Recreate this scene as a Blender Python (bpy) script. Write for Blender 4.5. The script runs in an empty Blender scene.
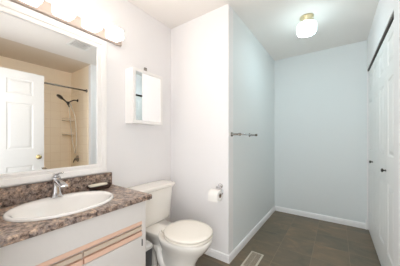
import bpy, bmesh, math, random
from mathutils import Vector, Matrix
random.seed(4)
S = bpy.context.scene
COL = S.collection
PI = math.pi
R = math.radians

# ---------------------------------------------------------------- camera
cam_d = bpy.data.cameras.new('camera')
cam_d.sensor_fit = 'HORIZONTAL'
cam_d.sensor_width = 36
cam_d.lens = 36 * 194 / 400
cam_d.shift_y = 5.5 / 400
cam_d.clip_start = 0.02
cam = bpy.data.objects.new('camera', cam_d)
COL.objects.link(cam)
cam.location = (1.575, 0, 1.17)
cam.rotation_euler = (R(90), 0, R(35.23))
S.camera = cam

# ---------------------------------------------------------------- world, exposure
w = bpy.data.worlds.new('world')
S.world = w
w.use_nodes = True
bg = w.node_tree.nodes['Background']
bg.inputs[0].default_value = (0.95, 0.975, 1.0, 1)
bg.inputs[1].default_value = 3.0          # daylight from the next room, coming in through the open doorway
S.view_settings.view_transform = 'Standard'
S.view_settings.look = 'None'
S.view_settings.exposure = 0.17
S.view_settings.gamma = 1
S.view_settings.use_curve_mapping = False
S.cycles.use_denoising = True
S.cycles.max_bounces = 14
S.cycles.diffuse_bounces = 12
S.cycles.sample_clamp_indirect = 6
VANITY_LAMP = 70.0      # strength of the four glass shades
VANITY_COL = (1.0, 0.90, 0.81)
HALL_LAMP = 42.0
HALL_COL = (0.72, 0.95, 1.0)

# ---------------------------------------------------------------- materials
MATS = {}
def lin(c):
    return tuple((v / 12.92 if v <= .04045 else ((v + .055) / 1.055) ** 2.4) for v in (x / 255 for x in c)) + (1,)

def mat(name, rgb, rough=.5, metal=0., bump=0., bscale=60., spec=.5, coat=0.):
    m = bpy.data.materials.new(name)
    m.use_nodes = True
    nt = m.node_tree
    b = nt.nodes['Principled BSDF']
    b.inputs['Base Color'].default_value = lin(rgb)
    b.inputs['Roughness'].default_value = rough
    b.inputs['Metallic'].default_value = metal
    b.inputs['Specular IOR Level'].default_value = spec
    b.inputs['Coat Weight'].default_value = coat
    tc = nt.nodes.new('ShaderNodeTexCoord')
    n = nt.nodes.new('ShaderNodeTexNoise')
    n.inputs['Scale'].default_value = bscale
    n.inputs['Detail'].default_value = 4
    nt.links.new(tc.outputs['Object'], n.inputs['Vector'])
    # a slight variation of tone
    mx = nt.nodes.new('ShaderNodeMixRGB')
    mx.blend_type = 'MULTIPLY'
    mx.inputs[0].default_value = .03
    mx.inputs[1].default_value = lin(rgb)
    nt.links.new(n.outputs['Fac'], mx.inputs[2])
    nt.links.new(mx.outputs[0], b.inputs['Base Color'])
    if bump:
        bp = nt.nodes.new('ShaderNodeBump')
        bp.inputs['Strength'].default_value = bump
        bp.inputs['Distance'].default_value = .002
        nt.links.new(n.outputs['Fac'], bp.inputs['Height'])
        nt.links.new(bp.outputs[0], b.inputs['Normal'])
    MATS[name] = m
    return m

mat('wall_paint', (240, 239, 240), .6, bump=.25, bscale=160, spec=.3)
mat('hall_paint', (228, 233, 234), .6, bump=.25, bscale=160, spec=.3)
mat('ceiling_paint', (240, 236, 232), .8, bump=.3, bscale=120, spec=.2)
mat('tan_paint', (248, 236, 216), .6, bump=.25, bscale=160, spec=.3)
mat('taupe_paint', (225, 214, 200), .8, bump=.3, bscale=120, spec=.2)
mat('trim_white', (246, 246, 247), .35)
mat('door_white', (228, 228, 226), .35)
mat('closet_white', (238, 238, 237), .4)
mat('cabinet_white', (220, 215, 211), .35)
mat('toe_dark', (60, 55, 50), .7)
mat('plate_cream', (190, 177, 168), .4)
mat('pale_brass', (226, 214, 176), .3, metal=.7)
mat('oak', (224, 186, 164), .45)
mat('pale_oak', (208, 190, 172), .45)
mat('china', (246, 244, 241), .12, coat=.4)
mat('toilet_china', (244, 240, 233), .12, coat=.4)
mat('seat_plastic', (244, 238, 228), .25)
mat('chrome', (215, 215, 218), .12, metal=1)
mat('nickel', (150, 145, 140), .25, metal=1)
mat('dark_metal', (70, 68, 66), .3, metal=.8)
mat('brass', (206, 186, 136), .25, metal=1)
mat('bronze', (75, 62, 52), .4, metal=.6)
mat('mirror', (250, 251, 251), .0, metal=1)
mat('frame_white', (247, 245, 243), .3)
mat('soap_white', (238, 230, 212), .5)
mat('dish_brown', (58, 42, 36), .25)
mat('bin_dark', (72, 72, 74), .45)
mat('bin_grey', (205, 203, 200), .4)
mat('paper', (246, 244, 240), .9, bump=.3, bscale=80)
mat('card', (120, 96, 74), .8)
mat('vent_beige', (205, 198, 184), .45)
mat('vent_dark', (96, 88, 78), .7)
mat('louvre', (178, 168, 152), .5)
mat('hose_metal', (242, 238, 230), .25, metal=.3)
mat('vent_white', (236, 236, 234), .5)
mat('slot_dark', (38, 38, 40), .8)
mat('surround', (226, 198, 168), .3)
mat('tub_white', (240, 232, 220), .2)
mat('track', (70, 60, 54), .5)
mat('rubber', (35, 35, 36), .6)

def emis(name, rgb, strength, axis, back, side):
    # glass shade glow shaped by normal: dimmed off axis to spare nearby wall, ceiling
    m = bpy.data.materials.new(name)
    m.use_nodes = True
    b = m.node_tree.nodes['Principled BSDF']
    b.inputs['Base Color'].default_value = (.9, .9, .9, 1)
    b.inputs['Emission Color'].default_value = rgb + (1,)
    b.inputs['Emission Strength'].default_value = strength
    b.inputs['Roughness'].default_value = .4
    nt = m.node_tree
    g = nt.nodes.new('ShaderNodeNewGeometry'); d = nt.nodes.new('ShaderNodeVectorMath'); d.operation = 'DOT_PRODUCT'
    d.inputs[1].default_value = axis
    nt.links.new(g.outputs['Normal'], d.inputs[0])
    fc = nt.nodes.new('ShaderNodeFloatCurve'); cv = fc.mapping.curves[0]
    mr_ = nt.nodes.new('ShaderNodeMapRange'); mr_.inputs['From Min'].default_value = -1; mr_.inputs['From Max'].default_value = 1
    nt.links.new(d.outputs['Value'], mr_.inputs['Value'])
    rp = nt.nodes.new('ShaderNodeValToRGB'); e = rp.color_ramp.elements
    e[0].position = .2; e[0].color = (back / strength,) * 3 + (1,)
    e[1].position = 1.; e[1].color = (1, 1, 1, 1)
    x = e.new(.55); x.color = (side / strength,) * 3 + (1,)
    nt.links.new(mr_.outputs[0], rp.inputs[0])
    mu = nt.nodes.new('ShaderNodeMath'); mu.operation = 'MULTIPLY'; mu.inputs[1].default_value = strength
    nt.links.new(rp.outputs[0], mu.inputs[0]); nt.links.new(mu.outputs[0], b.inputs['Emission Strength'])
    nt.nodes.remove(fc)
    MATS[name] = m
emis('vanity_glass', VANITY_COL, VANITY_LAMP, (1, 0, 0), 1.2, 2.2)
emis('hall_glass', HALL_COL, HALL_LAMP, (0, 0, -1), 2.0, 8.0)

def floor_mat():
    m = bpy.data.materials.new('slate_tile'); m.use_nodes = True
    nt = m.node_tree; N = nt.nodes; L = nt.links; b = N['Principled BSDF']
    tc = N.new('ShaderNodeTexCoord'); mp = N.new('ShaderNodeMapping')
    mp.inputs['Location'].default_value = (-.15, -.065, 0)
    L.new(tc.outputs['Object'], mp.inputs['Vector'])
    br = N.new('ShaderNodeTexBrick')
    br.offset = 0; br.squash = 1
    br.inputs['Scale'].default_value = 1
    br.inputs['Brick Width'].default_value = .305
    br.inputs['Row Height'].default_value = .305
    br.inputs['Mortar Size'].default_value = .0022
    br.inputs['Mortar Smooth'].default_value = .3
    br.inputs['Bias'].default_value = 0
    br.inputs['Color1'].default_value = (0, 0, 0, 1)
    br.inputs['Color2'].default_value = (1, 1, 1, 1)
    L.new(mp.outputs[0], br.inputs['Vector'])
    n1 = N.new('ShaderNodeTexNoise'); n1.inputs['Scale'].default_value = 4.5; n1.inputs['Detail'].default_value = 7; n1.inputs['Roughness'].default_value = .6
    n1.inputs['Distortion'].default_value = .6
    # shift the cloudy pattern per tile so that it breaks at the joints
    ad = N.new('ShaderNodeVectorMath'); ad.operation = 'MULTIPLY_ADD'
    ad.inputs[1].default_value = (3, 7, 11)
    L.new(br.outputs['Color'], ad.inputs[0]); L.new(mp.outputs[0], ad.inputs[2])
    mp2 = N.new('ShaderNodeMapping'); mp2.inputs['Scale'].default_value = (.9, 1.25, 1)
    L.new(ad.outputs[0], mp2.inputs[0]); L.new(mp2.outputs[0], n1.inputs['Vector'])
    rp = N.new('ShaderNodeValToRGB')
    e = rp.color_ramp.elements
    e[0].position = .3; e[0].color = lin((99, 92, 79))
    e[1].position = .72; e[1].color = lin((146, 124, 98))
    x = e.new(.45); x.color = lin((115, 104, 87))
    x = e.new(.58); x.color = lin((125, 110, 91))
    L.new(n1.outputs['Fac'], rp.inputs[0])
    mt = N.new('ShaderNodeMixRGB'); mt.blend_type = 'MIX'; mt.inputs[0].default_value = .0
    tint = N.new('ShaderNodeMixRGB'); tint.blend_type = 'MULTIPLY'; tint.inputs[0].default_value = 1
    r2 = N.new('ShaderNodeValToRGB'); r2.color_ramp.elements[0].color = (.80, .83, .85, 1); r2.color_ramp.elements[1].color = (1.05, 1.0, .93, 1)
    L.new(br.outputs['Color'], r2.inputs[0]); L.new(rp.outputs[0], tint.inputs[1]); L.new(r2.outputs[0], tint.inputs[2])
    g = N.new('ShaderNodeMixRGB'); L.new(br.outputs['Fac'], g.inputs[0]); L.new(tint.outputs[0], g.inputs[1]); g.inputs[2].default_value = lin((138, 122, 102))
    L.new(g.outputs[0], b.inputs['Base Color'])
    b.inputs['Roughness'].default_value = .42
    bp = N.new('ShaderNodeBump'); bp.inputs['Strength'].default_value = .3; bp.inputs['Distance'].default_value = .003
    L.new(n1.outputs['Fac'], bp.inputs['Height']); L.new(bp.outputs[0], b.inputs['Normal'])
    MATS['slate_tile'] = m
floor_mat()

def granite():
    m = bpy.data.materials.new('granite_laminate'); m.use_nodes = True
    nt = m.node_tree; N = nt.nodes; L = nt.links; b = N['Principled BSDF']
    tc = N.new('ShaderNodeTexCoord')
    n1 = N.new('ShaderNodeTexNoise'); n1.inputs['Scale'].default_value = 46; n1.inputs['Detail'].default_value = 8; n1.inputs['Roughness'].default_value = .72; n1.inputs['Distortion'].default_value = .3
    n2 = N.new('ShaderNodeTexNoise'); n2.inputs['Scale'].default_value = 14; n2.inputs['Detail'].default_value = 3
    L.new(tc.outputs['Object'], n1.inputs['Vector']); L.new(tc.outputs['Object'], n2.inputs['Vector'])
    rp = N.new('ShaderNodeValToRGB'); e = rp.color_ramp.elements
    e[0].position = .36; e[0].color = lin((52, 44, 42))
    e[1].position = .66; e[1].color = lin((222, 204, 186))
    for p, c in ((.43, (100, 84, 76)), (.48, (146, 122, 106)), (.52, (150, 142, 140)), (.57, (186, 158, 134))):
        x = e.new(p); x.color = lin(c)
    L.new(n1.outputs['Fac'], rp.inputs[0])
    r2 = N.new('ShaderNodeValToRGB'); r2.color_ramp.elements[0].color = (.8, .84, .9, 1); r2.color_ramp.elements[1].color = (1.08, 1.0, .92, 1)
    r2.color_ramp.elements[0].position = .35; r2.color_ramp.elements[1].position = .65
    L.new(n2.outputs['Fac'], r2.inputs[0])
    mx = N.new('ShaderNodeMixRGB'); mx.blend_type = 'MULTIPLY'; mx.inputs[0].default_value = 1
    L.new(rp.outputs[0], mx.inputs[1]); L.new(r2.outputs[0], mx.inputs[2])
    L.new(mx.outputs[0], b.inputs['Base Color'])
    b.inputs['Roughness'].default_value = .3
    MATS['granite_laminate'] = m
granite()

def surround_tiles():
    m = MATS['surround']; nt = m.node_tree; N = nt.nodes; L = nt.links; b = N['Principled BSDF']
    tc = N.new('ShaderNodeTexCoord'); sp = N.new('ShaderNodeSeparateXYZ'); cb = N.new('ShaderNodeCombineXYZ'); ad = N.new('ShaderNodeMath')
    L.new(tc.outputs['Object'], sp.inputs[0]); L.new(sp.outputs['X'], ad.inputs[0]); L.new(sp.outputs['Y'], ad.inputs[1])
    L.new(ad.outputs[0], cb.inputs['X']); L.new(sp.outputs['Z'], cb.inputs['Y'])
    br = N.new('ShaderNodeTexBrick'); br.offset = 0
    br.inputs['Scale'].default_value = 1; br.inputs['Brick Width'].default_value = .152; br.inputs['Row Height'].default_value = .152
    br.inputs['Mortar Size'].default_value = .0018
    br.inputs['Color1'].default_value = lin((253, 241, 220)); br.inputs['Color2'].default_value = lin((250, 237, 215)); br.inputs['Mortar'].default_value = lin((232, 214, 188))
    L.new(cb.outputs[0], br.inputs['Vector']); L.new(br.outputs['Color'], b.inputs['Base Color'])
surround_tiles()

# ---------------------------------------------------------------- mesh helpers
def obj(name, bm, material, parent=None, smooth=False, loc=None, bevel=0., seg=2):
    me = bpy.data.meshes.new(name)
    bmesh.ops.recalc_face_normals(bm, faces=bm.faces)
    bm.to_mesh(me); bm.free()
    me.materials.append(MATS[material])
    for p in me.polygons: p.use_smooth = smooth
    o = bpy.data.objects.new(name, me)
    COL.objects.link(o)
    if parent is not None:
        o.parent = parent
    if bevel:
        md = o.modifiers.new('bevel', 'BEVEL'); md.width = bevel; md.segments = seg; md.limit_method = 'ANGLE'; md.angle_limit = R(40)
        for p in me.polygons: p.use_smooth = True
        wn = o.modifiers.new('wn', 'WEIGHTED_NORMAL'); wn.keep_sharp = True
    return o

def box(bm, x0, x1, y0, y1, z0, z1):
    v = [bm.verts.new((x, y, z)) for z in (z0, z1) for x, y in ((x0, y0), (x1, y0), (x1, y1), (x0, y1))]
    for f in ((3, 2, 1, 0), (4, 5, 6, 7), (0, 1, 5, 4), (1, 2, 6, 5), (2, 3, 7, 6), (3, 0, 4, 7)):
        bm.faces.new([v[i] for i in f])
    return bm

def B(*a):
    return box(bmesh.new(), *a)

def rings(bm, loops, cap0=True, cap1=True):
    prev = None; first = None
    for lp in loops:
        vs = [bm.verts.new(p) for p in lp]
        if prev:
            n = len(vs)
            for i in range(n):
                bm.faces.new((prev[i], prev[(i + 1) % n], vs[(i + 1) % n], vs[i]))
        else: first = vs
        prev = vs
    if cap0: bm.faces.new(list(reversed(first)))
    if cap1: bm.faces.new(prev)
    return bm

def superring(cx, cy, z, rx, ry, p=2., n=48, rxb=None):
    """superellipse; rxb = radius towards -X when it differs"""
    out = []
    for i in range(n):
        a = 2 * PI * i / n
        ca, sa = math.cos(a), math.sin(a)
        x = math.copysign(abs(ca) ** (2 / p), ca); y = math.copysign(abs(sa) ** (2 / p), sa)
        r = rx if (ca >= 0 or rxb is None) else rxb
        out.append((cx + x * r, cy + y * ry, z))
    return out

def tube(bm, pts, r, n=12, caps=True):
    pts = [Vector(p) for p in pts]
    rr = r if isinstance(r, (list, tuple)) else [r] * len(pts)
    up = None; loops = []
    for i, p in enumerate(pts):
        t = (pts[min(i + 1, len(pts) - 1)] - pts[max(i - 1, 0)]).normalized()
        if up is None:
            up = t.orthogonal().normalized()
        up = (up - t * up.dot(t)).normalized()
        sd = t.cross(up)
        loops.append([tuple(p + (up * math.cos(a) + sd * math.sin(a)) * rr[i]) for a in (2 * PI * k / n for k in range(n))])
    return rings(bm, loops, caps, caps)

def spline(pts, n=8):
    P = [Vector(p) for p in pts]; P = [P[0] * 2 - P[1]] + P + [P[-1] * 2 - P[-2]]
    out = []
    for i in range(1, len(P) - 2):
        for k in range(n):
            t = k / n
            out.append(.5 * ((2 * P[i]) + (P[i + 1] - P[i - 1]) * t + (2 * P[i - 1] - 5 * P[i] + 4 * P[i + 1] - P[i + 2]) * t * t + (3 * P[i] - P[i - 1] - 3 * P[i + 1] + P[i + 2]) * t ** 3))
    out.append(P[-2])
    return out

def lathe(bm, prof, center, axis='Z', n=32):
    """prof: list of (r, h) along axis"""
    c = Vector(center); loops = []
    for r, h in prof:
        lp = []
        for k in range(n):
            a = 2 * PI * k / n; u, v = max(r, 1e-4) * math.cos(a), max(r, 1e-4) * math.sin(a)
            q = {'Z': (u, v, h), 'X': (h, u, v), 'Y': (u, h, v)}[axis]
            lp.append(tuple(c + Vector(q)))
        loops.append(lp)
    return rings(bm, loops)

def setp(o, label=None, cat=None, group=None, kind=None):
    if label: o['label'] = label
    if cat: o['category'] = cat
    if group: o['group'] = group
    if kind: o['kind'] = kind
    return o

def thing(name, label, cat, loc, group=None, kind=None):
    o = bpy.data.objects.new(name, None); COL.objects.link(o)
    o.location = loc
    o.empty_display_size = .05
    return setp(o, label, cat, group, kind)

def part(name, bm, material, parent, base=None, **k):
    """mesh given in world coordinates, stored relative to the thing's base"""
    root = parent
    off = Vector((0, 0, 0))
    while root is not None:
        off += root.location; root = root.parent
    bmesh.ops.translate(bm, verts=bm.verts, vec=-off)
    return obj(name, bm, material, parent, **k)

def struct(name, bm, material, label=None, **k):
    o = obj(name, bm, material, **k)
    setp(o, label, kind='structure')
    return o

# ---------------------------------------------------------------- the room
H = 2.44
XP, YB, YF, XR = .741, 1.646, 3.29, 1.891      # partition plane, wall behind the toilet, far wall, right wall
YE = .07                                        # entry wall, inner face
CY0, CY1 = 1.84, 3.275                          # closet opening
TX, TY0 = 2.665, .12                            # tub alcove
DX0, DX1 = .90, 1.835                            # doorway
T = .11

struct('floor', B(-T, TX + T, YE - T, YF + T, -.05, 0), 'slate_tile', 'dark brown and slate grey square floor tiles')
struct('ceiling', B(-T, XR + .0, YE - T, YF + T, H, H + .06), 'ceiling_paint', 'plain white painted ceiling')
struct('ceiling_alcove', B(XR, TX + T, YE - T, YF + T, H - .0, H + .06), 'taupe_paint', 'taupe ceiling above the bathtub')
struct('wall_left', B(-T, 0, YE - T, YB, 0, H), 'wall_paint', 'white wall behind the vanity and mirror')
struct('wall_back', B(-T, XP, YB, YB + .10, 0, H), 'wall_paint', 'short white wall beside the toilet')
struct('wall_partition', B(XP - .10, XP, YB + .10, YF, 0, H), 'hall_paint', 'white side wall carrying the towel bar')
struct('wall_far', B(XP - .10, TX + T, YF, YF + T, 0, H), 'hall_paint', 'plain white end wall past the closet')
bm = bmesh.new()
box(bm, XR, XR + .085, 1.64, CY0, 0, H)
box(bm, XR, XR + .09, CY0, YF, 2.05, H)
box(bm, XR, XR + .09, CY1, YF, 0, 2.05)
struct('wall_right', bm, 'wall_paint', 'white wall around the closet opening')
bm = bmesh.new()
box(bm, XR + .085, TX + T, 1.64, 1.75, 0, H)
struct('wall_shower_end', bm, 'tan_paint', 'tan wall above the shower tiles')
struct('wall_alcove_back', B(TX, TX + T, TY0, 1.64, 0, H), 'tan_paint', 'tan wall along the bathtub')
struct('wall_alcove_near', B(XR, TX + T, YE - .05, TY0, 0, H), 'tan_paint')
struct('wall_closet_back', B(TX, TX + T, 1.75, YF, 0, H), 'wall_paint')
struct('trim_1', B(XR - .012, XR, 1.628, 1.655, 0, H), 'trim_white', 'white corner bead where the shower alcove begins')
bm = bmesh.new()
box(bm, -T, DX0, YE - T, YE, 0, H)
box(bm, DX1, TX + T, YE - T, YE - .05, 0, H)
box(bm, DX1, XR, YE - .05, YE, 0, H)
box(bm, DX0, DX1, YE - T, YE, 2.06, H)
struct('wall_entry', bm, 'wall_paint', 'white wall holding the entry doorway')
bm = bmesh.new()                                # doorway casing
box(bm, DX0 - .06, DX0, YE, YE + .014, 0, 2.12)
box(bm, DX1 + .008, XR, YE, YE + .014, 0, 2.12)
box(bm, DX0 - .06, XR, YE, YE + .014, 2.06, 2.12)
struct('trim_2', bm, 'trim_white', 'white casing around the entry doorway', bevel=.003)

# tile surround on three alcove walls
ST = 2.03
bm = bmesh.new()
box(bm, XR + .085, TX, 1.628, 1.64, .40, ST)
box(bm, TX - .012, TX, TY0, 1.628, .40, ST)
box(bm, XR + .085, TX - .012, TY0, TY0 + .012, .40, ST)
struct('wall_tile_surround', bm, 'surround', 'tan square wall tiles around the bathtub', bevel=.003)

def baseboard(name, pts, flip=1):
    """moulded profile swept along one straight run; d = direction the board faces"""
    (x0, y0), (x1, y1), (dx, dy) = pts
    prof = [(0, 0), (.013, 0), (.013, .050), (.010, .055), (.010, .064), (.006, .071), (.003, .074), (0, .074)]
    bm = bmesh.new(); loops = []
    for x, y, m in ((x0, y0, -1), (x1, y1, 1)):
        ux, uy = (x1 - x0), (y1 - y0); L = math.hypot(ux, uy); ux /= L; uy /= L
        loops.append([(x + dx * a, y + dy * a, z) for a, z in prof])
    rings(bm, loops)
    return struct(name, bm, 'trim_white')
baseboard('baseboard_back', ((0, YB), (XP + .013, YB), (0, -1)))
baseboard('baseboard_partition', ((XP, YB), (XP, YF), (1, 0)))
baseboard('baseboard_far', ((XP + .013, YF), (XR - .014, YF), (0, -1)))
baseboard('baseboard_left', ((0, .892), (0, YB - .013), (1, 0)))
baseboard('baseboard_right', ((XR, 1.66), (XR, CY0), (-1, 0)))
struct('trim_3', B(XR - .014, XR + .0, CY1 - .01, YF, 0, .12), 'trim_white', 'small white block at the foot of the closet opening', bevel=.002)

# ---------------------------------------------------------------- panelled doors
def panelled(w, h, t, rects):
    """door leaf in local space: width along Y (0..w), height Z, faces -X at x=0 and +X at x=t; raised panels on both faces"""
    bm = bmesh.new()
    ys = sorted({0, w} | {r[0] for r in rects} | {r[1] for r in rects})
    zs = sorted({0, h} | {r[2] for r in rects} | {r[3] for r in rects})
    def isp(a, b, c, d):
        return any(abs(a - r[0]) < 1e-6 and abs(b - r[1]) < 1e-6 and abs(c - r[2]) < 1e-6 and abs(d - r[3]) < 1e-6 for r in rects)
    for x, sg in ((0, 1), (t, -1)):
        for i in range(len(ys) - 1):
            for j in range(len(zs) - 1):
                a, b, c, d = ys[i], ys[i + 1], zs[j], zs[j + 1]
                if isp(a, b, c, d):
                    prev = None
                    for ins, dep in ((0, 0), (.010, .007), (.022, .007), (.040, .001)):
                        q = [bm.verts.new((x + sg * dep, yy, zz)) for yy, zz in ((a + ins, c + ins), (b - ins, c + ins), (b - ins, d - ins), (a + ins, d - ins))]
                        if prev:
                            for k in range(4): bm.faces.new((prev[k], prev[(k + 1) % 4], q[(k + 1) % 4], q[k]))
                        prev = q
                    bm.faces.new(prev)
                else:
                    bm.faces.new([bm.verts.new((x, yy, zz)) for yy, zz in ((a, c), (b, c), (b, d), (a, d))])
    for i in range(len(ys) - 1):
        for z in (0, h):
            bm.faces.new([bm.verts.new(p) for p in ((0, ys[i], z), (t, ys[i], z), (t, ys[i + 1], z), (0, ys[i + 1], z))])
    for j in range(len(zs) - 1):
        for y in (0, w):
            bm.faces.new([bm.verts.new(p) for p in ((0, y, zs[j]), (t, y, zs[j]), (t, y, zs[j + 1]), (0, y, zs[j + 1]))])
    bmesh.ops.remove_doubles(bm, verts=bm.verts, dist=1e-5)
    return bm

# entry door, standing open against the tub side
DW = .876
prow = ((.24, .80), (1.02, 1.62), (1.73, 1.93))
colsY = ((.115, .380), (.493, .758))
d1 = struct('door_1', panelled(DW, 2.035, .035, [(a, b, c, d) for a, b in colsY for c, d in prow]), 'door_white', 'white six panel entry door standing open')
d1.location = (1.805, YE + .016, .012)
bm = bmesh.new()
for sg, x in ((-1, 0), (1, .035)):
    lathe(bm, [(.0, 0), (.031, 0), (.031, sg * .004), (.012, sg * .008), (.011, sg * .020), (.020, sg * .025), (.027, sg * .036), (.024, sg * .046), (.0, sg * .049)], (x, DW - .06, .905), 'X')
kn = obj('door_knob', bm, 'brass', d1, smooth=True)
bm = bmesh.new()
for z in (.22, 1.0, 1.78): lathe(bm, [(.006, 0), (.006, .09)], (-.004, -.004, z), 'Z', 10)
obj('hinge', bm, 'brass', d1, smooth=False)

# bifold closet doors
LW = (CY1 - CY0 - .006) / 4
closet = []
for k in range(2):
    yb = CY0 + .002 + k * (2 * LW + .001)
    dr = thing('door_%d' % (k + 2), ('nearer' if k == 0 else 'farther') + ' pair of white bifold closet door leaves', None, (XR + .012, yb, .012), kind='structure')
    for q in range(2):
        lf = obj('door_leaf', panelled(LW - .003, 2.0, .03, [(.075, LW - .078, c, d) for c, d in prow]), 'closet_white', dr)
        lf.location = (0, q * LW, 0)
    bm = bmesh.new()
    lathe(bm, [(0, 0), (.009, 0), (.006, -.006), (.006, -.014), (.015, -.020), (.016, -.026), (.010, -.031), (0, -.032)], (0, LW - .02, .895), 'X', 20)
    obj('door_knob', bm, 'dark_metal', dr, smooth=True)
bm = bmesh.new()
box(bm, XR + .004, XR + .05, CY0, CY1, 2.030, 2.05)
struct('trim_4', bm, 'track', 'dark metal sliding track above the closet doors')

# ---------------------------------------------------------------- vanity
CT = .780                                       # counter top
v = thing('vanity_cabinet', 'white vanity cabinet with oak finger pull strips under the speckled counter', 'cabinet', (.25, .48, 0))
bm = bmesh.new()
X0, XF, YA, YZ = .004, .470, YE + .004, .884
box(bm, X0, XF, YZ - .018, YZ, 0, CT - .032)      # side panels
box(bm, X0, XF, YA, YA + .018, 0, CT - .032)
box(bm, X0, XF, YA + .018, YZ - .018, .09, .108)   # bottom
box(bm, X0, X0 + .01, YA + .018, YZ - .018, .108, CT - .032)
part('body', bm, 'cabinet_white', v, bevel=.0015)
bm = bmesh.new()
box(bm, XF, XF + .018, YZ - .034, YZ, .10, CT - .032)
box(bm, XF, XF + .018, YA, YA + .02, .10, CT - .032)
box(bm, XF, XF + .018, YA + .02, YZ - .034, .10, .125)
box(bm, XF, XF + .004, YA + .02, YZ - .034, .48, .66)
part('face_frame', bm, 'cabinet_white', v, bevel=.0015)
part('toe_kick', B(XF - .06, XF - .045, YA + .018, YZ - .018, 0, .09), 'toe_dark', v)
y0, y1 = YA + .022, YZ - .036
dp = part('drawer_front', B(XF + .005, XF + .022, y0, y1, .610, CT - .033), 'cabinet_white', v, bevel=.002)
def strip(z0, z1, ya, yb, m, par, lip):
    z0 += .010; z1 += .010
    bm = bmesh.new()                             # angled finger-pull moulding
    prof = [(XF + .004, z0), (XF + .016, z0), (XF + .022 + lip, z0 + .006), (XF + .022 + lip, z0 + .012), (XF + .022, z1), (XF + .004, z1)]
    rings(bm, [[(x, y, z) for x, z in prof] for y in (ya, yb)])
    return part('finger_pull', bm, m, par)
strip(.573, .5995, y0, y1, 'oak', dp, .004)['label'] = 'pink-toned oak finger pull strip'
mid = .476
for ya, yb, nm in ((y0, mid - .004, 'left'), (mid + .004, y1, 'right')):
    d = part('door', B(XF + .005, XF + .022, ya, yb, .128, .506), 'cabinet_white', v, bevel=.002)
    strip(.4965, .528, ya, yb, 'oak', d, .004)['label'] = 'pink-toned oak finger pull strip'
    p2 = strip(.535, .563, ya, yb, 'pale_oak', d, .0); p2['label'] = 'pale grey-brown wooden strip'
    hy = y1 + .004 if nm == 'right' else y0 - .004
    for z in (.18, .44): part('hinge', B(XF + .017, XF + .024, hy - .003, hy + .003, z, z + .045), 'dark_metal', d, bevel=.001)

# countertop with an oval cut-out
SX, SY, SRX, SRY = .262, .484, .208, .268
c = thing('countertop', 'brown and grey speckled stone-look vanity countertop', 'countertop', (.25, .48, CT - .032))
bm = bmesh.new()
N = 96
x0, x1, ya, yb = .004, .500, YE + .004, .915
angs = sorted([2 * PI * i / N for i in range(N)] + [math.atan2(y - SY, x - SX) % (2 * PI) for x in (x0, x1) for y in (ya, yb)])
inn, out = [], []
for a in angs:
    ca, sa = math.cos(a), math.sin(a)
    inn.append((SX + ca * (SRX - .010), SY + sa * (SRY - .012)))
    t = min([((x1 if ca > 0 else x0) - SX) / ca if abs(ca) > 1e-9 else 9, ((yb if sa > 0 else ya) - SY) / sa if abs(sa) > 1e-9 else 9])
    out.append((SX + ca * t, SY + sa * t))
rings(bm, [[(x, y, CT - .018) for x, y in inn], [(x, y, CT) for x, y in inn], [(x, y, CT) for x, y in out], [(x, y, CT - .032) for x, y in out], [(x, y, CT - .032) for x, y in inn], [(x, y, CT - .018) for x, y in inn]], False, False)
bmesh.ops.remove_doubles(bm, verts=bm.verts, dist=1e-5)
prof = [(.500, CT - .032), (.512, CT - .032)] + [(.512 + .006 * math.sin(a), CT - .026 - .006 * math.cos(a)) for a in (R(30), R(60), R(90))] + \
       [(.510 + .008 * math.cos(a), CT - .010 + .010 * math.sin(a)) for a in (R(20), R(45), R(70), R(90))] + [(.500, CT)]
rings(bm, [[(x, y, z) for x, z in prof] for y in (ya, yb)])
part('slab', bm, 'granite_laminate', c)
part('backsplash', B(.004, .024, ya, yb - .004, CT, .885), 'granite_laminate', c, bevel=.004, seg=3)

# sink
sk = thing('sink', 'oval white drop-in sink set into the speckled counter', 'sink', (SX, SY, CT))
def er(k, z, dx=0, kx=None): return superring(SX + dx, SY, z, SRX * (kx or k), SRY * k, 2.1, 64)
L = [er(1.0, CT + .001), er(1.0, CT + .006), er(.985, CT + .012), er(.965, CT + .014), er(.945, CT + .0135, .004, .91), er(.915, CT + .010, .014, .82), er(.895, CT + .002, .018, .79),
     er(.86, CT - .02, .020, .75), er(.79, CT - .055, .021, .68), er(.64, CT - .09, .018, .54), er(.48, CT - .115, .015, .41), er(.28, CT - .127, .012, .25), er(.10, CT - .130, .01, .11),
     er(.10, CT - .140, .01, .11), er(.50, CT - .128, .015, .44), er(.67, CT - .098, .018, .57), er(.82, CT - .06, .021, .70), er(.90, CT - .01, .018, .80), er(.93, CT + .001, .0, .90)]
part('basin', rings(bmesh.new(), L, False, False), 'china', sk, smooth=True)
bm = lathe(bmesh.new(), [(0, -.004), (.024, -.004), (.024, .002), (.017, .003), (.012, -.001), (0, -.001)], (SX + .010, SY, CT - .1285))
part('drain', bm, 'chrome', sk, smooth=True)

# faucet
FX, FY, FZ = .088, .490, CT + .0155
f = thing('faucet', 'chrome single-lever faucet standing on the sink rim', 'faucet', (FX, FY, FZ))
sec = [(.030, .030, 0), (.030, .030, .004), (.025, .025, .010), (.0175, .019, .030), (.015, .0165, .060), (.015, .0165, .085), (.018, .019, .100), (.019, .020, .118), (.019, .020, .124)]
bm = rings(bmesh.new(), [superring(FX, FY, FZ + z, a * 1.12, b * 1.15, 4, 32) for a, b, z in sec])
part('body', bm, 'chrome', f, smooth=True)
bm = bmesh.new()
lp = []
for x, z, hw, hh in ((0.0, .098, .017, .012), (.03, .100, .018, .011), (.075, .094, .020, .008), (.118, .084, .021, .006), (.128, .078, .020, .004)):
    lp.append([(FX + x, FY + a * hw, FZ + z + b * hh) for a, b in ((-1, -.6), (-.7, -1), (.7, -1), (1, -.6), (1, .6), (.7, 1), (-.7, 1), (-1, .6))])
rings(bm, lp)
part('spout', bm, 'chrome', f, smooth=False, bevel=.002)
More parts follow.
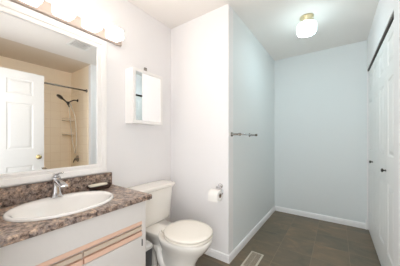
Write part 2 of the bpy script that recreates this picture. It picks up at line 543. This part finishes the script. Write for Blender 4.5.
bm = rings(bmesh.new(), [superring(FX, FY, FZ + .1245, .016, .017, 3, 24), superring(FX, FY, FZ + .136, .015, .016, 3, 24), superring(FX, FY, FZ + .143, .010, .012, 3, 24)])
lv = part('lever', bm, 'chrome', f, smooth=True)
bm = bmesh.new()
lp = []
for x, z, hw, hh in ((-.024, .142, .013, .005), (.01, .146, .017, .005), (.05, .153, .016, .004), (.085, .163, .013, .003)):
    lp.append([(FX + x, FY + a * hw, FZ + z + b * hh) for a, b in ((-1, -1), (1, -1), (1, 1), (-1, 1))])
rings(bm, lp)
part('handle_blade', bm, 'chrome', lv, bevel=.002)
bm = tube(bmesh.new(), [(FX - .024, FY, FZ + .0), (FX - .024, FY, FZ + .075)], .0025, 8); 
lathe(bm, [(.0, 0), (.006, .003), (.006, .009), (0, .012)], (FX - .024, FY, FZ + .075), 'Z', 12)
part('lift_rod', bm, 'chrome', f, smooth=True)

# soap dish and soap
DYc, DXc = .775, .082
ds = thing('soap_dish', 'dark brown oblong soap dish at the right end of the backsplash', 'soap dish', (DXc, DYc, CT))
bm = rings(bmesh.new(), [superring(DXc, DYc, CT + z, a, b, 3.2, 40) for a, b, z in ((.030, .070, 0.0005), (.036, .080, .010), (.042, .090, .028), (.044, .092, .034), (.041, .089, .034), (.036, .080, .020), (.030, .070, .018))])
part('tray', bm, 'dish_brown', ds, smooth=True)
bm = bmesh.new()
for k in range(5): box(bm, DXc - .026, DXc + .026, DYc - .05 + k * .024, DYc - .045 + k * .024, CT + .018, CT + .026)
part('ridges', bm, 'dish_brown', ds, bevel=.001)
bm = rings(bmesh.new(), [superring(DXc, DYc - .012, CT + z, a, b, 3, 40) for a, b, z in ((.024, .052, .027), (.031, .064, .030), (.034, .070, .036), (.032, .067, .041), (.024, .055, .043))])
o = obj('soap_bar', bm, 'soap_white', smooth=True); setp(o, 'cream bar of soap lying on the dark brown dish', 'soap')

# ---------------------------------------------------------------- wall mirror
GY0, GY1, GZ0, GZ1 = .165, .792, .966, 1.896
mr = thing('wall_mirror', 'large rectangular mirror with a stepped white frame above the sink', 'mirror', (0, .48, .889))
bm = bmesh.new()
prof = [(0, .001), (.0, .018), (.012, .020), (.016, .014), (.030, .014), (.034, .022), (.060, .026), (.070, .024), (.074, .018), (.074, .001)]   # outward offset, height from wall
loops = []
cn = [(GY0, GZ0, -1, -1), (GY1, GZ0, 1, -1), (GY1, GZ1, 1, 1), (GY0, GZ1, -1, 1)]
vs = [[bm.verts.new((h + .001, y + sy * o_, z + sz * o_)) for o_, h in prof] for y, z, sy, sz in cn]
for k in range(4):
    a, b = vs[k], vs[(k + 1) % 4]
    for i in range(len(prof)):
        j = (i + 1) % len(prof)
        bm.faces.new((a[i], b[i], b[j], a[j]))
part('frame', bm, 'frame_white', mr)
part('mirror_glass', B(.004, .009, GY0 - .004, GY1 + .004, GZ0 - .004, GZ1 + .004), 'mirror', mr)

# ---------------------------------------------------------------- vanity light bar
vl = thing('vanity_light', 'four-lamp bar light with glowing cube glass shades over the large mirror', 'wall lamp', (0, .60, 1.99))
part('back_plate', B(.002, .026, .24, 1.0, 1.982, 2.066), 'plate_cream', vl, bevel=.006, seg=3)
for k in range(4):
    yc = .352 + .180 * k
    bm = tube(bmesh.new(), [(.027, yc, 2.022), (.0395, yc, 2.022)], .016, 16)
    sh = part('socket', bm, 'chrome', vl, smooth=False)
    bm = rings(bmesh.new(), [[(x, yc + a * s_, 2.022 + b * s_ * .74) for a, b in sq] for sq in [[(math.copysign(abs(math.cos(t)) ** .35, math.cos(t)), math.copysign(abs(math.sin(t)) ** .35, math.sin(t))) for t in (2 * PI * i / 32 for i in range(32))]]
                             for x, s_ in ((.040, .038), (.043, .049), (.050, .055), (.122, .057), (.132, .053), (.137, .043))])
    part('lamp_shade', bm, 'vanity_glass', vl, smooth=True)

# ---------------------------------------------------------------- medicine cabinet
mc = thing('medicine_cabinet', 'small white mirrored cabinet on the wall above the toilet', 'cabinet', (0, 1.225, 1.31))
MY0, MY1, MZ0, MZ1 = 1.048, 1.400, 1.308, 1.800
bm = bmesh.new()
box(bm, .002, .100, MY0, MY0 + .016, MZ0, MZ1); box(bm, .002, .100, MY1 - .016, MY1, MZ0, MZ1)
box(bm, .002, .100, MY0 + .016, MY1 - .016, MZ0, MZ0 + .016); box(bm, .002, .100, MY0 + .016, MY1 - .016, MZ1 - .016, MZ1)
box(bm, .002, .010, MY0 + .016, MY1 - .016, MZ0 + .016, MZ1 - .016)
part('body', bm, 'frame_white', mc, bevel=.002)
md = part('door', (lambda b: (box(b, .101, .119, MY0, MY0 + .028, MZ0, MZ1), box(b, .101, .119, MY1 - .028, MY1, MZ0, MZ1), box(b, .101, .119, MY0 + .028, MY1 - .028, MZ0, MZ0 + .028),
      box(b, .101, .119, MY0 + .028, MY1 - .028, MZ1 - .028, MZ1), box(b, .101, .105, MY0 + .028, MY1 - .028, MZ0 + .028, MZ1 - .028), b)[-1])(bmesh.new()), 'frame_white', mc, bevel=.002)
part('mirror_glass', B(.106, .112, MY0 + .028, MY1 - .028, MZ0 + .028, MZ1 - .028), 'mirror', md)
bm = bmesh.new()
for z in (1.47, 1.63): box(bm, .011, .095, MY0 + .017, MY1 - .017, z, z + .012)
part('shelf', bm, 'frame_white', mc)
bm = B(.050, .066, 1.216, 1.246, MZ1 + .0005, MZ1 + .055)
o = obj('metal_clip', bm, 'nickel', bevel=.003); setp(o, 'small grey metal clip standing on top of the mirrored wall cabinet', 'clip')

# ---------------------------------------------------------------- toilet
TYc = 1.218
tt = thing('toilet', 'white two-piece toilet with closed lid between vanity and short wall', 'toilet', (.40, TYc, 0))
def egg(cx, z, rf, rb, ry, p=2.15): return superring(cx, TYc, z, rf, ry, p, 56, rxb=rb)
L = [egg(.44, 0, .215, .22, .105, 2.6), egg(.44, .02, .213, .218, .103, 2.6), egg(.46, .045, .185, .20, .088, 2.5), egg(.48, .10, .165, .15, .084, 2.4), egg(.48, .18, .180, .15, .090, 2.3),
     egg(.49, .25, .215, .15, .112), egg(.50, .31, .262, .155, .145), egg(.51, .35, .280, .165, .167), egg(.515, .378, .286, .17, .180), egg(.515, .392, .284, .17, .179), egg(.515, .396, .275, .165, .172),
     egg(.52, .390, .22, .12, .120), egg(.52, .33, .19, .10, .10), egg(.52, .25, .10, .08, .06)]
part('bowl', rings(bmesh.new(), L), 'toilet_china', tt, smooth=True)
for sg in (-1, 1):
    pts = spline([(.50, TYc + sg * .050, .16), (.44, TYc + sg * .060, .10), (.37, TYc + sg * .062, .13), (.33, TYc + sg * .060, .21), (.28, TYc + sg * .056, .23), (.25, TYc + sg * .056, .15), (.25, TYc + sg * .056, .04)])
    part('trapway', tube(bmesh.new(), pts, .036, 16), 'toilet_china', tt, smooth=True)
bm = rings(bmesh.new(), [superring(.215, TYc, z, rx, ry, 4, 40) for z, rx, ry in ((.20, .10, .07), (.27, .15, .085), (.33, .185, .105), (.366, .205, .125), (.380, .202, .122))])
part('tank_shelf', bm, 'toilet_china', tt, smooth=True)
bm = rings(bmesh.new(), [superring(.118, TYc + .020, z, rx, ry + .018, 5.5, 64) for z, rx, ry in ((.381, .080, .170), (.386, .086, .180), (.41, .088, .186), (.55, .094, .205), (.685, .100, .220), (.690, .098, .218))])
tk = part('tank', bm, 'toilet_china', tt, smooth=True)
bm = rings(bmesh.new(), [superring(.125, TYc + .022, z, rx, ry + .020, 6, 64) for z, rx, ry in ((.691, .103, .224), (.694, .109, .230), (.712, .112, .234), (.720, .110, .232), (.7245, .102, .224), (.727, .08, .20))])
part('tank_lid', bm, 'toilet_china', tt, smooth=True)
bm = lathe(bmesh.new(), [(0, 0), (.014, 0), (.014, .006), (.008, .012), (0, .013)], (.213, TYc - .155, .645), 'X', 20)
lv = part('flush_lever', bm, 'chrome', tt, smooth=True)
part('lever_arm', tube(bmesh.new(), [(.222, TYc - .155, .645), (.230, TYc - .13, .644), (.232, TYc - .085, .636)], [.006, .005, .007], 10), 'chrome', lv, smooth=True)
bm = rings(bmesh.new(), [egg(.595, .3995, .193, .175, .175), egg(.595, .403, .203, .182, .184), egg(.595, .413, .203, .182, .184), egg(.595, .4165, .198, .178, .179)])
part('seat', bm, 'seat_plastic', tt, smooth=True)
bm = rings(bmesh.new(), [egg(.592, .4215, .196, .178, .178), egg(.592, .424, .206, .184, .186), egg(.592, .435, .206, .184, .186), egg(.592, .441, .198, .178, .178), egg(.592, .4435, .16, .15, .14), egg(.592, .4445, .06, .06, .06)])
part('lid', bm, 'seat_plastic', tt, smooth=True)
for sg in (-1, 1):
    bm = lathe(bmesh.new(), [(.0, -.028), (.011, -.026), (.013, 0), (.011, .026), (0, .028)], (.405, TYc + sg * .075, .416), 'Y', 16)
    box(bm, .392, .418, TYc + sg * .075 - .02, TYc + sg * .075 + .02, .396, .414)
    part('seat_hinge', bm, 'seat_plastic', tt, smooth=True)
for sg in (-1, 1):
    part('bolt_cap', lathe(bmesh.new(), [(.013, 0), (.013, .006), (.009, .013), (0, .016)], (.40, TYc + sg * .122, .0), 'Z', 16), 'seat_plastic', tt, smooth=True)
# waste bin between vanity and toilet
bn = thing('waste_bin', 'dark slim waste bin with a pale lid between vanity and toilet', 'bin', (.315, .965, 0))
bm = rings(bmesh.new(), [superring(.315, .966, z * 1.1, rx, ry, 5, 40) for z, rx, ry in ((0, .088, .050), (.004, .092, .053), (.290, .102, .058), (.300, .102, .058))])
part('body', bm, 'bin_dark', bn, smooth=True)
bm = rings(bmesh.new(), [superring(.315, .966, z + .0305, rx, ry, 5, 40) for z, rx, ry in ((.301, .103, .059), (.304, .105, .061), (.318, .105, .061), (.332, .092, .050), (.336, .06, .03))])
part('lid', bm, 'bin_grey', bn, smooth=True)

# ---------------------------------------------------------------- toilet roll and holder
RX, RZ, RY = .655, .655, YB - .075
th = thing('toilet_roll_holder', 'chrome wall-mounted paper holder with a curved arm', 'holder', (.66, YB, .70))
bm = lathe(bmesh.new(), [(0, 0), (.024, 0), (.024, -.005), (.016, -.010), (.010, -.014), (.009, -.06), (.012, -.066), (0, -.07)], (.655, YB - .001, .712), 'Y', 24)
part('wall_post', bm, 'chrome', th, smooth=True)
bm = tube(bmesh.new(), spline([(.648, YB - .066, .712), (.685, YB - .068, .712), (.712, YB - .071, .700), (.720, YB - .074, .676), (.712, RY, .660), (.695, RY, RZ), (.64, RY, RZ), (.585, RY, RZ)]), .0055, 10)
lathe(bm, [(0, -.004), (.009, -.003), (.010, .003), (0, .006)], (.583, RY, RZ), 'X', 14)
part('arm', bm, 'chrome', th, smooth=True)
tr = thing('toilet_roll', 'roll of white toilet paper hanging on the chrome holder', 'toilet paper', (.645, RY, RZ - .013))
rz = RZ - .013
ring = lambda x, r: [(x, RY + r * math.cos(a), rz + r * math.sin(a)) for a in (2 * PI * i / 36 for i in range(36))]
XA, XB = .592, .694
bm = rings(bmesh.new(), [ring(XA, .0205), ring(XA, .048), ring(XA + .002, .050), ring(XB - .002, .050), ring(XB, .048), ring(XB, .0205), ring(XA, .0205)], False, False)
part('paper', bm, 'paper', tr, smooth=False)
bm = rings(bmesh.new(), [ring(XA - .001, .0195), ring(XA - .001, .0205), ring(XB + .001, .0205), ring(XB + .001, .0195), ring(XA - .001, .0195)], False, False)
part('core', bm, 'card', tr, smooth=True)
bm = bmesh.new()
lp = [[(x, RY - .0505 - .0, z) for x in (XA + .002, XB - .002)] for z in (rz, rz - .045)]
box(bm, XA + .002, XB - .002, RY - .0515, RY - .0502, rz - .05, rz + .004)
part('loose_sheet', bm, 'paper', tr)

# ---------------------------------------------------------------- towel bar on the partition
tb = thing('towel_bar', 'short chrome towel bar on the hallway side wall', 'towel bar', (XP, 1.94, 1.21))
for y in (1.712, 2.172):
    bm = lathe(bmesh.new(), [(0, 0), (.021, 0), (.021, .005), (.014, .010), (.009, .014), (.009, .068), (.013, .074), (.013, .092), (0, .096)], (XP + .001, y, 1.21), 'X', 24)
    part('post', bm, 'nickel', tb, smooth=True)
part('bar', tube(bmesh.new(), [(XP + .082, 1.724, 1.21), (XP + .082, 2.160, 1.21)], .007, 14), 'chrome', tb, smooth=True)

# ---------------------------------------------------------------- vents
fv = thing('floor_vent', 'beige louvred metal register set in the tiled floor', 'vent', (.915, 1.81, 0))
VX0, VX1, VY0, VY1 = .852, .978, 1.665, 1.955
bm = bmesh.new()
prof = [(0, 0), (0, .004), (.005, .007), (.015, .007), (.015, 0)]
cn = [(VX0, VY0, 1, 1), (VX1, VY0, -1, 1), (VX1, VY1, -1, -1), (VX0, VY1, 1, -1)]
vs = [[bm.verts.new((x + sx * a, y + sy * a, h + .0005)) for a, h in prof] for x, y, sx, sy in cn]
for k in range(4):
    a, b = vs[k], vs[(k + 1) % 4]
    for i in range(len(prof)): bm.faces.new((a[i], b[i], b[(i + 1) % len(prof)], a[(i + 1) % len(prof)]))
part('frame', bm, 'vent_beige', fv)
part('backing', B(VX0 + .0145, VX1 - .0145, VY0 + .0145, VY1 - .0145, .0005, .0015), 'vent_dark', fv)
bm = bmesh.new()
n = 26
for k in range(n):
    y = VY0 + .023 + k * (VY1 - VY0 - .046) / (n - 1)
    box(bm, VX0 + .0148, VX1 - .0148, y - .0017, y + .0017, .002, .0050)
box(bm, .913, .917, VY0 + .02, VY1 - .02, .002, .006)
part('louvres', bm, 'louvre', fv)

cvn = thing('ceiling_vent', 'square white ceiling fan grille seen in the large mirror', 'vent', (1.276, 1.212, H))
q = .125; cx, cy = 1.276, 1.212
bm = bmesh.new()
for a in ((cx - q, cx + q, cy - q, cy - q + .02), (cx - q, cx + q, cy + q - .02, cy + q), (cx - q, cx - q + .02, cy - q + .02, cy + q - .02), (cx + q - .02, cx + q, cy - q + .02, cy + q - .02)):
    box(bm, *a, H - .012, H - .0005)
part('frame', bm, 'vent_white', cvn, bevel=.003)
part('backing', B(cx - q + .019, cx + q - .019, cy - q + .019, cy + q - .019, H - .002, H - .001), 'slot_dark', cvn)
bm = bmesh.new()
for k in range(9):
    x = cx - q + .03 + k * (2 * q - .06) / 8
    box(bm, x - .002, x + .002, cy - q + .02, cy + q - .02, H - .010, H - .004)
for k in range(9):
    y = cy - q + .03 + k * (2 * q - .06) / 8
    box(bm, cx - q + .02, cx + q - .02, y - .002, y + .002, H - .0095, H - .0045)
part('grille', bm, 'vent_white', cvn)

# ---------------------------------------------------------------- hall ceiling light
LX, LY = 1.315, 2.30
cl = thing('ceiling_light', 'glowing white glass ceiling light with a brass fitter in the hallway', 'ceiling lamp', (LX, LY, H))
bm = lathe(bmesh.new(), [(0, 0), (.064, 0), (.066, -.008), (.058, -.020), (.050, -.034), (.044, -.044), (.044, -.057), (0, -.058)], (LX, LY, H - .001), 'Z', 40)
part('fitter', bm, 'pale_brass', cl, smooth=True)
for k in range(3):
    a = 2 * PI * k / 3 + .5
    bm = tube(bmesh.new(), [(LX + .050 * math.cos(a), LY + .050 * math.sin(a), H - .022), (LX + .068 * math.cos(a), LY + .068 * math.sin(a), H - .022)], .004, 8)
    part('thumb_screw', bm, 'brass', cl, smooth=True)
bm = lathe(bmesh.new(), [(.040, -.058), (.046, -.064), (.076, -.069), (.088, -.080), (.092, -.096), (.091, -.148), (.083, -.168), (.062, -.178), (0, -.182)], (LX, LY, H - .001), 'Z', 48)
part('glass_shade', bm, 'hall_glass', cl, smooth=True)

# ---------------------------------------------------------------- tub and shower (seen in the mirror)
tu = thing('bathtub', 'white bathtub in the tan tiled alcove opposite the vanity', 'bathtub', (2.28, .88, 0))
X0, X1, Y0, Y1 = XR + .012, TX - .001, TY0 + .001, 1.639
cxm, cym = (X0 + X1) / 2, (Y0 + Y1) / 2
def rr_(k, z, p): return superring(cxm, cym, z, (X1 - X0) / 2 - k, (Y1 - Y0) / 2 - k, p, 72)
bm = rings(bmesh.new(), [rr_(0, 0, 60), rr_(0, .385, 60), rr_(.006, .397, 40), rr_(.05, .398, 12), rr_(.065, .385, 7), rr_(.09, .25, 6), rr_(.12, .12, 5), rr_(.17, .09, 4), rr_(.30, .088, 3)])
part('shell', bm, 'tub_white', tu, smooth=False, bevel=.0)
part('drain', lathe(bmesh.new(), [(0, 0), (.025, 0), (.025, .003), (0, .004)], (cxm, 1.33, .0885), 'Z', 20), 'chrome', tu, smooth=True)

rd = thing('shower_rod', 'chrome shower curtain rod across the tub opening seen in the mirror', 'curtain rod', (2.0, .88, 2.0))
part('rod', tube(bmesh.new(), [(2.01, TY0 + .014, 2.0), (2.01, 1.626, 2.0)], .0125, 16), 'nickel', rd, smooth=True)
for y0_, sg in ((1.627, -1), (TY0 + .013, 1)):
    part('flange', lathe(bmesh.new(), [(0, 0), (.028, 0), (.028, sg * .006), (.018, sg * .018), (0, sg * .019)], (2.01, y0_, 2.0), 'Y', 20), 'nickel', rd, smooth=True)

WX, WY = 2.364, 1.627
sh = thing('shower_set', 'handheld chrome shower head on a wall arm with a looping hose', 'shower', (WX, WY, 1.87))
part('wall_flange', lathe(bmesh.new(), [(0, 0), (.03, 0), (.028, -.006), (.012, -.012), (0, -.013)], (WX, WY, 1.87), 'Y', 20), 'dark_metal', sh, smooth=True)
part('arm', tube(bmesh.new(), spline([(WX, WY - .008, 1.87), (WX, WY - .06, 1.868), (WX, WY - .12, 1.835), (WX, WY - .15, 1.81)]), .010, 12), 'dark_metal', sh, smooth=True)
part('bracket', lathe(bmesh.new(), [(0, .03), (.016, .028), (.022, .0), (.016, -.028), (0, -.03)], (WX, WY - .155, 1.80), 'Z', 16), 'dark_metal', sh, smooth=True)
hd = part('handset', tube(bmesh.new(), spline([(WX + .02, WY - .13, 1.74), (WX - .0, WY - .165, 1.80), (WX + .0, WY - .22, 1.85), (WX + .0, WY - .26, 1.885)]), [.010] * 16 + [.013] * 9, 12), 'dark_metal', sh, smooth=True)
bm = lathe(bmesh.new(), [(0, .022), (.028, .018), (.056, .002), (.060, -.012), (.056, -.016), (0, -.018)], (0, 0, 0), 'Z', 28)
bmesh.ops.rotate(bm, verts=bm.verts, cent=(0, 0, 0), matrix=Matrix.Rotation(R(-38), 3, 'X') @ Matrix.Rotation(R(0), 3, 'Y'))
bmesh.ops.translate(bm, verts=bm.verts, vec=(WX, WY - .275, 1.895))
part('spray_head', bm, 'dark_metal', hd, smooth=True)
part('hose', tube(bmesh.new(), spline([(WX + .02, WY - .13, 1.74), (WX + .06, WY - .10, 1.5), (WX + .115, WY - .05, 1.2), (WX + .10, WY - .03, 1.02), (WX + .04, WY - .03, .90), (WX - .01, WY - .03, .98), (WX - .02, WY - .03, 1.2), (WX - .012, WY - .05, 1.55), (WX, WY - .12, 1.80)]), 0.0085, 10), 'hose_metal', sh, smooth=True)

vv = thing('tub_valve', 'round chrome shower valve with a lever handle on the tan tiles', 'valve', (WX, WY, .78))
part('escutcheon', lathe(bmesh.new(), [(0, 0), (.062, 0), (.060, -.008), (.03, -.014), (.022, -.045), (0, -.048)], (WX, WY, .80), 'Y', 28), 'nickel', vv, smooth=True)
part('handle', tube(bmesh.new(), [(WX, WY - .045, .80), (WX + .02, WY - .055, .76), (WX + .035, WY - .06, .725)], [.012, .009, .007], 10), 'dark_metal', vv, smooth=True)
bm = tube(bmesh.new(), spline([(WX, WY - .001, .52), (WX, WY - .07, .52), (WX, WY - .12, .505), (WX, WY - .13, .48)]), .022, 14)
o = obj('tub_spout', bm, 'chrome', smooth=True); setp(o, 'chrome tub spout low on the tan tiles under the valve', 'spout')

def corner_shelf(z, label):
    t = thing('corner_shelf', label, 'shelf', (TX - .012, 1.628, z), 'tan corner shelves in the shower')
    x, y = TX - .0125, 1.6275
    arc = [(x, y)] + [(x - .155 * math.cos(a), y - .155 * math.sin(a)) for a in (R(90) * i / 14 for i in range(15))]
    bm = rings(bmesh.new(), [[(a, b, z) for a, b in arc], [(a, b, z + .018) for a, b in arc]])
    part('shelf_board', bm, 'tub_white', t, bevel=.004)
    bm = bmesh.new()
    pts = [(x - .150 * math.cos(a), y - .150 * math.sin(a), z + .040) for a in (R(90) * i / 14 for i in range(15))]
    tube(bm, pts, .004, 8)
    part('rail', bm, 'tub_white', t, smooth=True)
corner_shelf(1.505, 'upper tan corner shelf beside the shower hose')
corner_shelf(1.24, 'lower tan corner shelf beside the shower hose')
